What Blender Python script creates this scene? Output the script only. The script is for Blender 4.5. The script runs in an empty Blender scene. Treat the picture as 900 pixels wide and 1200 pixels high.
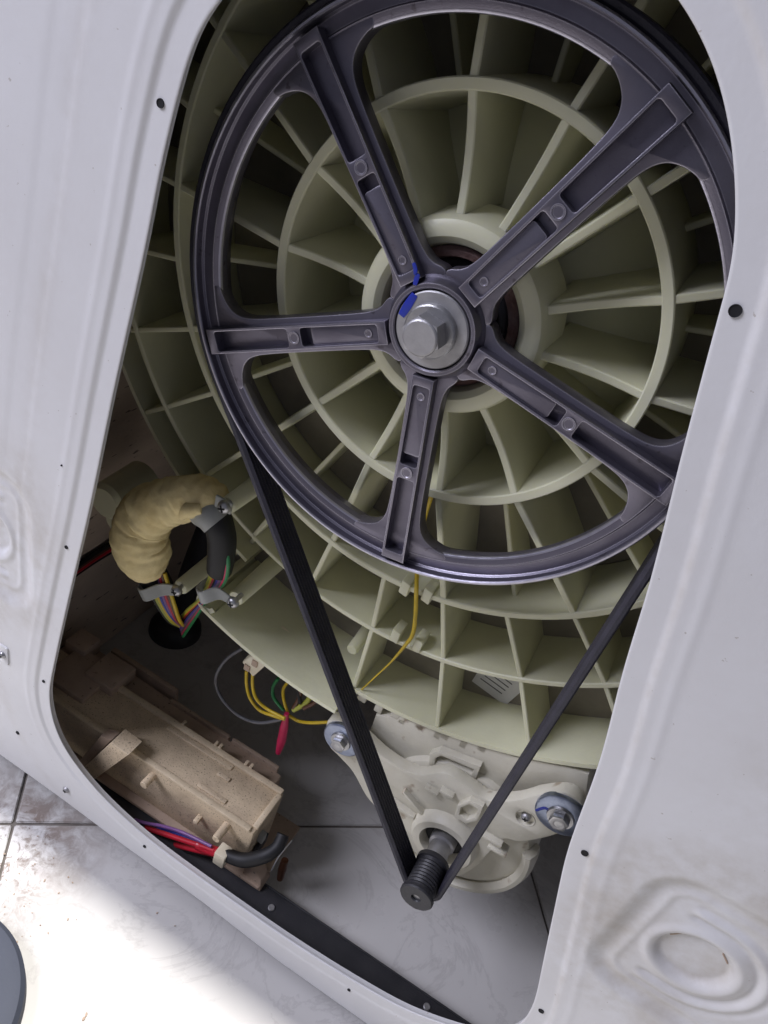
import bpy, bmesh, math, random
from mathutils import Vector, Matrix
from mathutils import noise as mnoise
import numpy as np
random.seed(7)
sc = bpy.context.scene
col = sc.collection
PI = math.pi

# ------------------------------------------------------------------ camera
AX = 0.505                       # height of the drum axis above the floor
cd = bpy.data.cameras.new('camera')
cam = bpy.data.objects.new('camera', cd); col.objects.link(cam)
RX = (0.86279544, 0.43913081, 0.25049583)
RY = (0.44887287, -0.43745558, -0.77919559)
RZ = (-0.23258799, 0.78472718, -0.57454859)
CAM = Vector((0.09235, -0.29671, AX + 0.11902))
m = Matrix.Identity(4)
for i in range(3):
    m[i][0] = RX[i]; m[i][1] = -RY[i]; m[i][2] = -RZ[i]; m[i][3] = CAM[i]
cam.matrix_world = m
cd.sensor_fit = 'VERTICAL'; cd.sensor_height = 24.0
cd.lens = 24.0 * 875.3 / 1200.0
cd.clip_start = 0.01; cd.clip_end = 50
sc.camera = cam
FPX = 875.3

# ------------------------------------------------------------------ light
w = bpy.data.worlds.new('World'); sc.world = w; w.use_nodes = True
bg = w.node_tree.nodes['Background']
bg.inputs[0].default_value = (0.77, 0.79, 1.0, 1); bg.inputs[1].default_value = 0.14

def area(name, loc, target, sx, sy, power, colr):
    l = bpy.data.lights.new(name, 'AREA'); l.shape = 'RECTANGLE'; l.size = sx; l.size_y = sy
    l.energy = power; l.color = colr
    o = bpy.data.objects.new(name, l); col.objects.link(o); o.location = loc
    o.rotation_euler = (Vector(target) - Vector(loc)).to_track_quat('-Z', 'Y').to_euler()
    return o
# ceiling lamp almost straight above the machine: its shadow edge lies just behind the machine
area('ceiling_lamp', (-0.25, 0.035, 2.55), (-0.25, 0.0, 0.0), 0.055, 0.055, 66, (1.0, 0.97, 0.93))
# added soft light, source unseen, high on the left behind the photographer
area('added_soft_light', (-1.55, -0.98, 1.80), (0.0, 0.0, 0.35), 1.0, 1.0, 42, (0.83, 0.835, 1.0))

sc.view_settings.view_transform = 'Standard'
sc.view_settings.look = 'None'
sc.view_settings.exposure = 0.42
sc.view_settings.gamma = 1.0
sc.view_settings.use_curve_mapping = False
sc.render.engine = 'CYCLES'
sc.render.resolution_x = 768; sc.render.resolution_y = 1024

def at_y(px, py, y):
    """point of the plane Y = y seen at a photograph pixel"""
    a, b = (px - 450) / FPX, (py - 600) / FPX
    d = Vector((RX[i] * a + RY[i] * b + RZ[i] for i in range(3)))
    return CAM + d * ((y - CAM.y) / d.y)
def at_z(px, py, z):
    a, b = (px - 450) / FPX, (py - 600) / FPX
    d = Vector((RX[i] * a + RY[i] * b + RZ[i] for i in range(3)))
    return CAM + d * ((z - CAM.z) / d.z)

# ------------------------------------------------------------------ materials
def new_mat(name):
    mt = bpy.data.materials.new(name); mt.use_nodes = True
    nt = mt.node_tree
    return mt, nt, nt.nodes['Principled BSDF']
def mat(name, c1, rough=0.5, metal=0.0, c2=None, scale=30.0, lo=0.35, hi=0.7, bump=0.0, bscale=200.0,
        speck=None, speck_scale=300.0, speck_lo=0.62, sss=0.0, spec=0.5, rvar=0.0, coat=0.0, stretch=None):
    mt, nt, p = new_mat(name)
    N, L = nt.nodes, nt.links
    tc = N.new('ShaderNodeTexCoord')
    src = tc.outputs['Object']
    if stretch:
        mp = N.new('ShaderNodeMapping'); mp.inputs['Scale'].default_value = stretch
        L.new(src, mp.inputs[0]); src = mp.outputs[0]
    p.inputs['Roughness'].default_value = rough; p.inputs['Metallic'].default_value = metal
    p.inputs['Specular IOR Level'].default_value = spec
    p.inputs['Base Color'].default_value = (*c1, 1)
    out = None
    if c2 is not None:
        n = N.new('ShaderNodeTexNoise'); n.inputs['Scale'].default_value = scale; n.inputs['Detail'].default_value = 6
        n.inputs['Roughness'].default_value = 0.62
        L.new(src, n.inputs['Vector'])
        r = N.new('ShaderNodeMapRange'); r.inputs[1].default_value = lo; r.inputs[2].default_value = hi
        L.new(n.outputs[0], r.inputs[0])
        mx = N.new('ShaderNodeMix'); mx.data_type = 'RGBA'
        mx.inputs[6].default_value = (*c1, 1); mx.inputs[7].default_value = (*c2, 1)
        L.new(r.outputs[0], mx.inputs[0]); out = mx.outputs[2]
        if rvar:
            rr = N.new('ShaderNodeMapRange'); rr.inputs[3].default_value = rough - rvar; rr.inputs[4].default_value = rough + rvar
            L.new(n.outputs[0], rr.inputs[0]); L.new(rr.outputs[0], p.inputs['Roughness'])
    if speck is not None:
        n2 = N.new('ShaderNodeTexNoise'); n2.inputs['Scale'].default_value = speck_scale; n2.inputs['Detail'].default_value = 3
        L.new(src, n2.inputs['Vector'])
        r2 = N.new('ShaderNodeMapRange'); r2.inputs[1].default_value = speck_lo; r2.inputs[2].default_value = speck_lo + 0.06
        L.new(n2.outputs[0], r2.inputs[0])
        mx2 = N.new('ShaderNodeMix'); mx2.data_type = 'RGBA'
        if out: L.new(out, mx2.inputs[6])
        else: mx2.inputs[6].default_value = (*c1, 1)
        mx2.inputs[7].default_value = (*speck, 1)
        L.new(r2.outputs[0], mx2.inputs[0]); out = mx2.outputs[2]
    if out: L.new(out, p.inputs['Base Color'])
    if bump:
        b = N.new('ShaderNodeTexNoise'); b.inputs['Scale'].default_value = bscale; b.inputs['Detail'].default_value = 4
        L.new(src, b.inputs['Vector'])
        bn = N.new('ShaderNodeBump'); bn.inputs['Strength'].default_value = bump; bn.inputs['Distance'].default_value = 0.001
        L.new(b.outputs[0], bn.inputs['Height']); L.new(bn.outputs[0], p.inputs['Normal'])
    if sss:
        p.inputs['Subsurface Weight'].default_value = sss
        p.inputs['Subsurface Radius'].default_value = (0.9, 0.9, 0.4); p.inputs['Subsurface Scale'].default_value = 0.006
    if coat: p.inputs['Coat Weight'].default_value = coat
    return mt

M = {}
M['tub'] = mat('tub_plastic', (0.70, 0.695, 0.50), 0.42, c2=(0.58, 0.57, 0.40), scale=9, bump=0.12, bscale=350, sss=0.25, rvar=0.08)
M['tub_back'] = mat('dusty_shaded_tub_back', (0.30, 0.27, 0.215), 0.75, c2=(0.20, 0.18, 0.15), scale=25, bump=0.3, bscale=300)  # grey-brown dust, with part of the cells' shade put into the colour
M['alu'] = mat('cast_aluminium', (0.205, 0.195, 0.235), 0.38, metal=0.85, c2=(0.135, 0.125, 0.158), scale=26, lo=.3, hi=.75, bump=0.10, bscale=1500, rvar=0.10,
               speck=(0.11, 0.10, 0.12), speck_scale=180, speck_lo=0.66)
def pale_edges(mt, radius, colr, lo=0.02, hi=0.16, amount=0.9):
    """lighter colour on edges, found from the geometry with a bevel lookup"""
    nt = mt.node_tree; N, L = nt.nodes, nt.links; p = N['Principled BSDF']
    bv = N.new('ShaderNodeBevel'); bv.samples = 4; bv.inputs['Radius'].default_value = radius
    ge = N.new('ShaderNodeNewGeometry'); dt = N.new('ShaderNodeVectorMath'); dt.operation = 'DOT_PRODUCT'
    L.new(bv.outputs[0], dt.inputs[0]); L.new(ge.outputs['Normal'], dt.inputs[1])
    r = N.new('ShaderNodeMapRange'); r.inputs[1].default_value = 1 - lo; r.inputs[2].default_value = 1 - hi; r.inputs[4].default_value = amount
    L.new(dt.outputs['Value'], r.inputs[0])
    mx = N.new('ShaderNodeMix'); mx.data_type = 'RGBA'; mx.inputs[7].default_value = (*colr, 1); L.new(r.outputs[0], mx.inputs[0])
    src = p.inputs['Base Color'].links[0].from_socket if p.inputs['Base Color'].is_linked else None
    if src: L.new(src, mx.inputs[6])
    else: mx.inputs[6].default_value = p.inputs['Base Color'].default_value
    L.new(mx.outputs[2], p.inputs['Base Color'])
pale_edges(M['alu'], .0009, (0.62, 0.60, 0.66))  # mixes a lighter colour onto the edges of the cast aluminium
M['alu_edge'] = mat('bright_aluminium', (0.46, 0.45, 0.52), 0.3, metal=0.9, c2=(0.35, 0.34, 0.40), scale=120, bump=0.1, bscale=600)
M['steel'] = mat('zinc_steel', (0.50, 0.50, 0.50), 0.36, metal=0.9, c2=(0.36, 0.36, 0.37), scale=180, bump=0.12, bscale=700, rvar=0.08)
M['dull_steel'] = mat('dull_steel', (0.44, 0.435, 0.44), 0.48, metal=0.75, c2=(0.35, 0.345, 0.35), scale=120, bump=0.12, bscale=600)
M['blue_zinc'] = mat('blue_zinc', (0.32, 0.36, 0.46), 0.3, metal=0.9, c2=(0.22, 0.25, 0.34), scale=150, bump=0.1, bscale=600)
M['rust'] = mat('rusty_steel', (0.16, 0.085, 0.07), 0.75, metal=0.2, c2=(0.24, 0.17, 0.16), scale=140, bump=0.7, bscale=500)
M['black_rubber'] = mat('black_rubber', (0.018, 0.018, 0.021), 0.5, c2=(0.032, 0.031, 0.036), scale=70, bump=0.2, bscale=500)
M['belt'] = mat('belt_rubber', (0.017, 0.016, 0.026), 0.55, c2=(0.030, 0.028, 0.042), scale=90, bump=0.3, bscale=900)
M['black_metal'] = mat('black_painted_metal', (0.022, 0.022, 0.026), 0.6, c2=(0.035, 0.034, 0.038), scale=60, bump=0.3, bscale=900,
                       speck=(0.10, 0.10, 0.11), speck_scale=900, speck_lo=0.70)
M['cream'] = mat('cream_motor_plastic', (0.64, 0.615, 0.51), 0.45, c2=(0.55, 0.52, 0.42), scale=35, bump=0.2, bscale=400,
                 speck=(0.36, 0.30, 0.22), speck_scale=60, speck_lo=0.66, sss=0.05)
M['beige'] = mat('dusty_beige_plastic', (0.66, 0.53, 0.355), 0.65, c2=(0.47, 0.37, 0.25), scale=45, bump=0.35, bscale=400,
                 speck=(0.24, 0.185, 0.13), speck_scale=800, speck_lo=0.60)
M['beige_dark'] = mat('grimy_beige_plastic', (0.46, 0.345, 0.255), 0.7, c2=(0.35, 0.26, 0.19), scale=30, bump=0.35, bscale=400,
                      speck=(0.13, 0.10, 0.08), speck_scale=330, speck_lo=0.66)
M['beige_pale'] = mat('worn_beige_plastic', (0.70, 0.58, 0.40), 0.6, c2=(0.56, 0.45, 0.30), scale=60, bump=0.2, bscale=400, speck=(0.30, 0.23, 0.16), speck_scale=700, speck_lo=0.64)
M['grit'] = mat('grit_dust', (0.42, 0.335, 0.24), 0.95, c2=(0.30, 0.235, 0.175), scale=300, lo=.4, hi=.6, bump=1.0, bscale=900, speck=(0.14, 0.11, 0.085), speck_scale=1100, speck_lo=0.56)
pale_edges(M['beige'], .0016, (0.78, 0.66, 0.46), amount=.7)  # worn, lighter edges of the beige plastic
M['foam'] = mat('yellow_foam', (0.82, 0.69, 0.37), 0.9, c2=(0.68, 0.54, 0.26), scale=55, bump=0.9, bscale=160, sss=0.1, spec=0.2)
M['clip'] = mat('grey_nylon', (0.40, 0.41, 0.385), 0.5, c2=(0.32, 0.33, 0.31), scale=80)
M['white_nylon'] = mat('cream_nylon', (0.72, 0.66, 0.50), 0.45, c2=(0.60, 0.53, 0.38), scale=80)
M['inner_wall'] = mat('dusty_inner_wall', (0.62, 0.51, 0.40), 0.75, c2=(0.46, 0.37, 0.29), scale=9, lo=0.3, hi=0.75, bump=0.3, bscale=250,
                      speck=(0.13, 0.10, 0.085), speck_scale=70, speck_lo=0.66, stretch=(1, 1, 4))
for n, c in dict(red=(0.50, 0.012, 0.03), blue=(0.015, 0.035, 0.30), yellow=(0.62, 0.44, 0.02), green=(0.02, 0.22, 0.07), grey=(0.11, 0.11, 0.12),
                 black=(0.006, 0.006, 0.007), pink=(0.62, 0.02, 0.10), brown=(0.10, 0.04, 0.02), olive=(0.40, 0.42, 0.06), white=(0.6, 0.6, 0.58),
                 violet=(0.20, 0.09, 0.26)).items():
    M['w_' + n] = mat('wire_' + n, c, 0.38, c2=tuple(x * 0.75 for x in c), scale=90)
M['white_paper'] = mat('white_paper', (0.74, 0.73, 0.74), 0.7, c2=(0.66, 0.65, 0.66), scale=60)
M['w_black'].node_tree.nodes['Principled BSDF'].inputs['Roughness'].default_value = 0.6
M['ink'] = mat('blue_marker_ink', (0.008, 0.022, 0.34), 0.45, c2=(0.012, 0.03, 0.26), scale=300)
M['hole'] = mat('painted_hole_shade', (0.006, 0.006, 0.007), 0.8)  # near-black colour stands in for the shade inside holes and recesses
M['bluegrey'] = mat('blue_grey_plastic', (0.048, 0.056, 0.08), 0.65, c2=(0.044, 0.052, 0.074), scale=20, bump=0.05, bscale=500)
M['grout'] = mat('grout', (0.20, 0.18, 0.16), 0.9, c2=(0.12, 0.105, 0.09), scale=60, bump=0.4)

# white enamelled sheet with grime near the pressed recesses and along the creases
mt, nt, p = new_mat('white_enamel'); N, L = nt.nodes, nt.links
tc = N.new('ShaderNodeTexCoord')
def noise(scale, detail=6, rough=0.6):
    n = N.new('ShaderNodeTexNoise'); n.inputs['Scale'].default_value = scale; n.inputs['Detail'].default_value = detail
    n.inputs['Roughness'].default_value = rough; L.new(tc.outputs['Object'], n.inputs['Vector']); return n.outputs[0]
def mrange(src, a, b, c=0.0, d=1.0):
    r = N.new('ShaderNodeMapRange'); r.inputs[1].default_value = a; r.inputs[2].default_value = b
    r.inputs[3].default_value = c; r.inputs[4].default_value = d; L.new(src, r.inputs[0]); return r.outputs[0]
def mth(op, a, b):
    n = N.new('ShaderNodeMath'); n.operation = op; n.use_clamp = True
    for i, s in enumerate((a, b)):
        if isinstance(s, (int, float)): n.inputs[i].default_value = s
        else: L.new(s, n.inputs[i])
    return n.outputs[0]
def mixc(f, a, b):
    mx = N.new('ShaderNodeMix'); mx.data_type = 'RGBA'; L.new(f, mx.inputs[0])
    for i, s in ((6, a), (7, b)):
        if isinstance(s, tuple): mx.inputs[i].default_value = (*s, 1)
        else: L.new(s, mx.inputs[i])
    return mx.outputs[2]
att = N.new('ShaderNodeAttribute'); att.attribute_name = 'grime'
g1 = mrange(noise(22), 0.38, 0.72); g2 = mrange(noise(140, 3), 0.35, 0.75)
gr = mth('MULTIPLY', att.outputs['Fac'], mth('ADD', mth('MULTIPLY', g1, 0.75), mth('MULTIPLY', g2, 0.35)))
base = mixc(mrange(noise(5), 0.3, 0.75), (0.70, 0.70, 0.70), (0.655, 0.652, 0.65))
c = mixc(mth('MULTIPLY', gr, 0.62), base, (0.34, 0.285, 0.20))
sp = mrange(noise(330, 2), 0.735, 0.76)
c = mixc(mth('MULTIPLY', sp, 0.5), c, (0.30, 0.25, 0.19))
L.new(c, p.inputs['Base Color'])
L.new(mrange(noise(30), 0.3, 0.7, 0.34, 0.52), p.inputs['Roughness'])
bn = N.new('ShaderNodeBump'); bn.inputs['Strength'].default_value = 0.12; bn.inputs['Distance'].default_value = 0.0006
L.new(noise(420, 2), bn.inputs['Height']); L.new(bn.outputs[0], p.inputs['Normal'])
M['enamel'] = mt

# glazed marble-look floor tile, dirty, with dried white residue at one place
mt, nt, p = new_mat('marbled_tile'); N, L = nt.nodes, nt.links
tc = N.new('ShaderNodeNewGeometry')
def noise(scale, detail=6, rough=0.6, dist=0.0):
    n = N.new('ShaderNodeTexNoise'); n.inputs['Scale'].default_value = scale; n.inputs['Detail'].default_value = detail
    n.inputs['Roughness'].default_value = rough; n.inputs['Distortion'].default_value = dist
    L.new(tc.outputs['Position'], n.inputs['Vector']); return n.outputs[0]
def blob(cx, cy, rad, soft):
    v = N.new('ShaderNodeVectorMath'); v.operation = 'DISTANCE'; L.new(tc.outputs['Position'], v.inputs[0]); v.inputs[1].default_value = (cx, cy, 0)
    return mrange(v.outputs['Value'], rad + soft, rad, 0.0, 1.0)
n = noise(9, 8, 0.65, 1.2)
vein = mth('SUBTRACT', 1.0, mrange(mth('ABSOLUTE', mth('SUBTRACT', n, 0.5), 0.0), 0.0, 0.022))
# mth clamps, so fold the other side of the vein in separately
vein2 = mth('SUBTRACT', 1.0, mrange(mth('SUBTRACT', 0.5, n), 0.0, 0.022))
vein = mth('MULTIPLY', vein, vein2)
base = mixc(mrange(noise(4), 0.3, 0.7), (0.60, 0.585, 0.56), (0.53, 0.515, 0.49))
c = mixc(mth('MULTIPLY', vein, 0.35), base, (0.36, 0.345, 0.33))
dirtm = mth('MULTIPLY', blob(-0.185, -0.072, 0.025, 0.060), mrange(noise(60, 7, 0.7, 0.6), 0.38, 0.58))
c = mixc(mth('MULTIPLY', dirtm, 0.85), c, (0.17, 0.115, 0.085))
pw = mth('MULTIPLY', blob(-0.188, -0.098, 0.016, 0.045), mrange(noise(75, 7, 0.75, 1.5), 0.45, 0.53))
c = mixc(pw, c, (0.78, 0.77, 0.76))
fd = mrange(noise(250, 3), 0.70, 0.74)
c = mixc(mth('MULTIPLY', fd, 0.35), c, (0.30, 0.25, 0.2))
L.new(c, p.inputs['Base Color'])
L.new(mrange(noise(30), 0.3, 0.7, 0.22, 0.42), p.inputs['Roughness'])
M['tile'] = mt

# ------------------------------------------------------------------ helpers
def tag(o, label, cat, group=None):
    o['label'] = label; o['category'] = cat
    if group: o['group'] = group
    return o
def link(name, me, material, parent=None, smooth=None):
    o = bpy.data.objects.new(name, me); col.objects.link(o)
    if material is not None and len(me.materials) == 0: me.materials.append(M[material])
    if parent is not None:
        o.parent = parent
        o.matrix_parent_inverse = Matrix.Translation(-parent.location)
    if smooth is not None: shade(me, smooth)
    return o
def shade(me, ang=35):
    for f in me.polygons: f.use_smooth = True
    me.set_sharp_from_angle(angle=math.radians(ang))
def empty(name, loc):
    o = bpy.data.objects.new(name, None); col.objects.link(o); o.location = loc; o.empty_display_size = 0.02
    return o
def from_bm(bm, name, material, parent=None, smooth=35):
    bmesh.ops.recalc_face_normals(bm, faces=bm.faces)
    me = bpy.data.meshes.new(name); bm.to_mesh(me); bm.free()
    return link(name, me, material, parent, smooth)
def lathe(name, prof, cx, cz, material, parent=None, seg=96, closed=False, a0=0.0, a1=360.0, smooth=35):
    """revolve a (radius, y) profile about a line parallel to Y"""
    bm = bmesh.new(); full = abs(a1 - a0) >= 359.9
    n = seg if full else seg + 1
    rows = []
    for i in range(n):
        a = math.radians(a0 + (a1 - a0) * i / seg); ca, sa = math.cos(a), math.sin(a)
        rows.append([bm.verts.new((cx + r * ca, y, cz + r * sa)) for r, y in prof])
    k = len(prof); rng = range(k if closed else k - 1)
    for i in range(seg):
        A, B = rows[i], rows[(i + 1) % n]
        for j in rng:
            q = [A[j], A[(j + 1) % k], B[(j + 1) % k], B[j]]
            try: bm.faces.new(q)
            except ValueError: pass
    if not full and closed:
        bm.faces.new(rows[0]); bm.faces.new(rows[-1])
    bmesh.ops.remove_doubles(bm, verts=bm.verts, dist=1e-6)
    return from_bm(bm, name, material, parent, smooth)
def plate(name, outer, holes, y0, y1, bev, material, parent=None, smooth=40):
    """flat shape in X/Z (outer loop and holes), thickness from y0 (front) to y1, rounded edges"""
    cu = bpy.data.curves.new(name, 'CURVE'); cu.dimensions = '2D'; cu.fill_mode = 'BOTH'
    for loop in [outer] + list(holes):
        s = cu.splines.new('POLY'); s.points.add(len(loop) - 1)
        for q, pt in zip(s.points, loop): q.co = (pt[0], pt[1], 0, 1)
        s.use_cyclic_u = True
    cu.extrude = max((y1 - y0) / 2 - bev, 1e-5); cu.bevel_depth = bev; cu.bevel_resolution = 1; cu.offset = -bev
    t = bpy.data.objects.new('tmp', cu); col.objects.link(t)
    dg = bpy.context.evaluated_depsgraph_get()
    me = bpy.data.meshes.new_from_object(t.evaluated_get(dg)); me.name = name
    bpy.data.objects.remove(t); bpy.data.curves.remove(cu)
    yc = (y0 + y1) / 2
    me.transform(Matrix(((1, 0, 0, 0), (0, 0, -1, yc), (0, 1, 0, 0), (0, 0, 0, 1))))
    bm = bmesh.new(); bm.from_mesh(me); bmesh.ops.remove_doubles(bm, verts=bm.verts, dist=1e-6)
    bmesh.ops.recalc_face_normals(bm, faces=bm.faces); bm.to_mesh(me); bm.free()
    me.materials.clear()
    return link(name, me, material, parent, smooth)
def circle(cx, cz, r, n=32, a0=0.0):
    return [(cx + r * math.cos(a0 + 2 * PI * i / n), cz + r * math.sin(a0 + 2 * PI * i / n)) for i in range(n)]
def rrect(cx, cz, hx, hz, r, n=5):
    out = []
    for sx, sz, b in ((1, 1, 0), (-1, 1, 90), (-1, -1, 180), (1, -1, 270)):
        for i in range(n + 1):
            a = math.radians(b + 90 * i / n)
            out.append((cx + sx * (hx - r) + r * math.cos(a), cz + sz * (hz - r) + r * math.sin(a)))
    return out
def rot2(pts, ang, cx=0.0, cz=0.0):
    c, s = math.cos(ang), math.sin(ang)
    return [(cx + x * c - z * s, cz + x * s + z * c) for x, z in pts]
def spline(pts, per=8, closed=False):
    """Catmull-Rom through points of any dimension"""
    P = [Vector(q) for q in pts]; n = len(P); out = []
    for i in range(n if closed else n - 1):
        if closed: p0, p1, p2, p3 = P[i - 1], P[i], P[(i + 1) % n], P[(i + 2) % n]
        else: p0, p1, p2, p3 = P[max(i - 1, 0)], P[i], P[i + 1], P[min(i + 2, n - 1)]
        for k in range(per):
            t = k / per
            out.append(0.5 * ((2 * p1) + (p2 - p0) * t + (2 * p0 - 5 * p1 + 4 * p2 - p3) * t * t + (3 * p1 - p0 - 3 * p2 + p3) * t ** 3))
    if not closed: out.append(P[-1])
    return out
def tube(name, pts, rad, material, parent=None, seg=12, per=8, lump=0.0, wob=0.0, cap=True, smooth=60):
    path = spline(pts, per)
    n = len(path); bm = bmesh.new(); rows = []; up = None
    for i, q in enumerate(path):
        t = (path[min(i + 1, n - 1)] - path[max(i - 1, 0)]).normalized()
        if up is None:
            up = Vector((0, 0, 1)) if abs(t.z) < 0.9 else Vector((1, 0, 0))
        u = (up - t * up.dot(t)).normalized(); v = t.cross(u); up = u
        s = i / (n - 1) * (len(rad) - 1) if isinstance(rad, (list, tuple)) else 0
        r = rad if not isinstance(rad, (list, tuple)) else rad[int(s)] * (1 - (s - int(s))) + rad[min(int(s) + 1, len(rad) - 1)] * (s - int(s))
        row = []
        for k in range(seg):
            a = 2 * PI * k / seg
            rr = r * (1 + lump * (math.sin(3 * a + i * 0.35) * 0.5 + math.sin(i * 0.9 + 2 * a) * 0.5))
            if wob:
                w3 = q + u * (r * math.cos(a)) + v * (r * math.sin(a))
                rr += wob * (mnoise.noise(w3 * 90) + 0.7 * mnoise.noise(w3 * 230)) - wob * 1.2 * max(0, mnoise.noise(Vector((w3.x * 45 + i * .22, w3.y * 45, w3.z * 45 + i * .3))) * 1.6) ** 2
            row.append(bm.verts.new(q + u * (rr * math.cos(a)) + v * (rr * math.sin(a))))
        rows.append(row)
    for i in range(n - 1):
        for k in range(seg):
            bm.faces.new((rows[i][k], rows[i][(k + 1) % seg], rows[i + 1][(k + 1) % seg], rows[i + 1][k]))
    if cap: bm.faces.new(rows[0]); bm.faces.new(rows[-1])
    return from_bm(bm, name, material, parent, smooth)
def box(name, lo, hi, material, parent=None, bev=0.001, smooth=40, warp=None, segs=2):
    bm = bmesh.new(); bmesh.ops.create_cube(bm, size=1)
    for v in bm.verts:
        v.co = Vector([lo[i] + (v.co[i] + 0.5) * (hi[i] - lo[i]) for i in range(3)])
        if warp: v.co = Vector(warp(v.co))
    if bev: bmesh.ops.bevel(bm, geom=list(bm.edges), offset=bev, segments=segs, affect='EDGES', profile=0.5)
    return from_bm(bm, name, material, parent, smooth)
def hexa(name, corners, material, parent=None, bev=0.0008, smooth=40):
    """box from eight corners: four of one face, four of the opposite face"""
    bm = bmesh.new(); v = [bm.verts.new(c) for c in corners]
    for f in ((0, 1, 2, 3), (7, 6, 5, 4), (0, 4, 5, 1), (1, 5, 6, 2), (2, 6, 7, 3), (3, 7, 4, 0)): bm.faces.new([v[i] for i in f])
    if bev: bmesh.ops.bevel(bm, geom=list(bm.edges), offset=bev, segments=2, affect='EDGES', profile=0.5)
    return from_bm(bm, name, material, parent, smooth)
def screw(parent, x, y, z, r=0.0045, material='steel', name='screw'):
    """pan head screw facing -Y, recessed cross"""
    s = lathe(name, [(0, y - r * 0.75), (r * 0.5, y - r * 0.7), (r * 0.85, y - r * 0.45), (r, y - r * 0.1), (r, y + r * 0.3), (r*0.4, y + r*0.3), (r*0.4, y + 0.010)], x, z, material, parent, seg=20)
    for a in (0.4, 0.4 + PI / 2):
        plate('slot', rot2(rrect(0, 0, r * 0.55, r * 0.13, r * 0.1, 2), a, x, z), [], y - r * 0.80, y - r * 0.70, 0.00002, 'hole', s)
    return s

# ------------------------------------------------------------------ floor
floor = link('floor', bpy.data.meshes.new('floor'), None)
bm = bmesh.new(); bmesh.ops.create_grid(bm, x_segments=1, y_segments=1, size=1.6)
for v in bm.verts: v.co.z = -0.0022
bm.to_mesh(floor.data); bm.free(); floor.data.materials.append(M['grout']); floor['kind'] = 'structure'
ta = math.radians(35.0); TS = 0.452; G = 0.0012
org = Vector((0.174, 0.197))
bm = bmesh.new(); bmesh.ops.create_cube(bm, size=1)
for v in bm.verts: v.co = Vector((v.co.x * (TS - 2 * G), v.co.y * (TS - 2 * G), v.co.z * 0.008 - 0.004))
bmesh.ops.bevel(bm, geom=[e for e in bm.edges], offset=0.0008, segments=2, affect='EDGES')
tile_me = bpy.data.meshes.new('tile'); bm.to_mesh(tile_me); bm.free(); tile_me.materials.append(M['tile']); shade(tile_me)
for i in range(-2, 2):
    for j in range(-2, 2):
        o = bpy.data.objects.new('tile', tile_me); col.objects.link(o); o.parent = floor
        u, v = (i + 0.5) * TS, (j + 0.5) * TS
        o.location = (org.x + u * math.cos(ta) - v * math.sin(ta), org.y + u * math.sin(ta) + v * math.cos(ta), random.uniform(-0.0003, 0))
        o.rotation_euler = (0, 0, ta)

# ------------------------------------------------------------------ cabinet
S = 0.855
PY = -0.034
cab = empty('washing_machine_cabinet', (0, 0, 0))
tag(cab, 'white enamelled washing machine cabinet with its rear access panel removed', 'washing machine')
HW, HT = 0.2985, 0.85
op = [(-.121, .109), (-.129, .098), (-.135, .080), (-.1395, .060), (-.145, .030), (-.151, -.012), (-.167, -.105), (-.182, -.2), (-.201, -.305), (-.217, -.40),
      (-.2195, -.43), (-.214, -.462), (-.201, -.487), (-.18, -.506), (-.15, -.523), (-.102, -.536), (-.05, -.540), (.01, -.541), (.06, -.540), (.116, -.534),
      (.160, -.525), (.19, -.510), (.214, -.492), (.231, -.465), (.2355, -.435), (.2318, -.404), (.2195, -.358), (.203, -.297), (.189, -.243), (.1755, -.169), (.160, -.1062), (.149, -.055), (.1392, -.0165), (.1317, .0121),
      (.119, .064), (.113, .088), (.1, .113), (.087, .131), (.075, .143), (.061, .153), (.035, .165), (0, .170), (-.035, .167), (-.07, .155), (-.1, .133)]
op = [(x * S, z * S + AX) for x, z in op]
ol = spline([(x, z, 0) for x, z in op], 10, True)
# resample evenly
NS = 1100
pts = np.array([(q.x, q.y) for q in ol]); pts = np.vstack([pts, pts[:1]])
sl = np.r_[0, np.cumsum(np.hypot(*np.diff(pts, axis=0).T))]
tt = np.linspace(0, sl[-1], NS, endpoint=False)
E0 = np.c_[np.interp(tt, sl, pts[:, 0]), np.interp(tt, sl, pts[:, 1])]
def smoothc(A, k):
    for _ in range(k): A = (np.roll(A, 1, 0) + A * 2 + np.roll(A, -1, 0)) / 4
    return A
E0 = smoothc(E0, 60)
tan = np.roll(E0, -1, 0) - np.roll(E0, 1, 0); tan /= np.hypot(tan[:, 0], tan[:, 1])[:, None]
nor = np.c_[tan[:, 1], -tan[:, 0]]
cen = np.array([0.0, 0.36])
if ((E0 - cen) * nor).sum(1).mean() < 0: nor = -nor
nor = smoothc(nor, 200); nor /= np.hypot(nor[:, 0], nor[:, 1])[:, None]
ZB = 0.0125                      # lower edge of the rear panel
# outer point on the panel border, cast from the opening outline
Q = np.zeros_like(E0)
for i in range(NS):
    d = E0[i] - cen; d = d / np.hypot(*d); best = 9
    d = nor[i] * 0.6 + d * 0.4
    for a, lim in ((0, HW if d[0] > 0 else -HW), (1, HT if d[1] > 0 else ZB)):
        if abs(d[a]) > 1e-6:
            t = (lim - E0[i][a]) / d[a]
            if t > 0: best = min(best, t)
    Q[i] = E0[i] + d * best
Q = smoothc(Q, 3)
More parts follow.
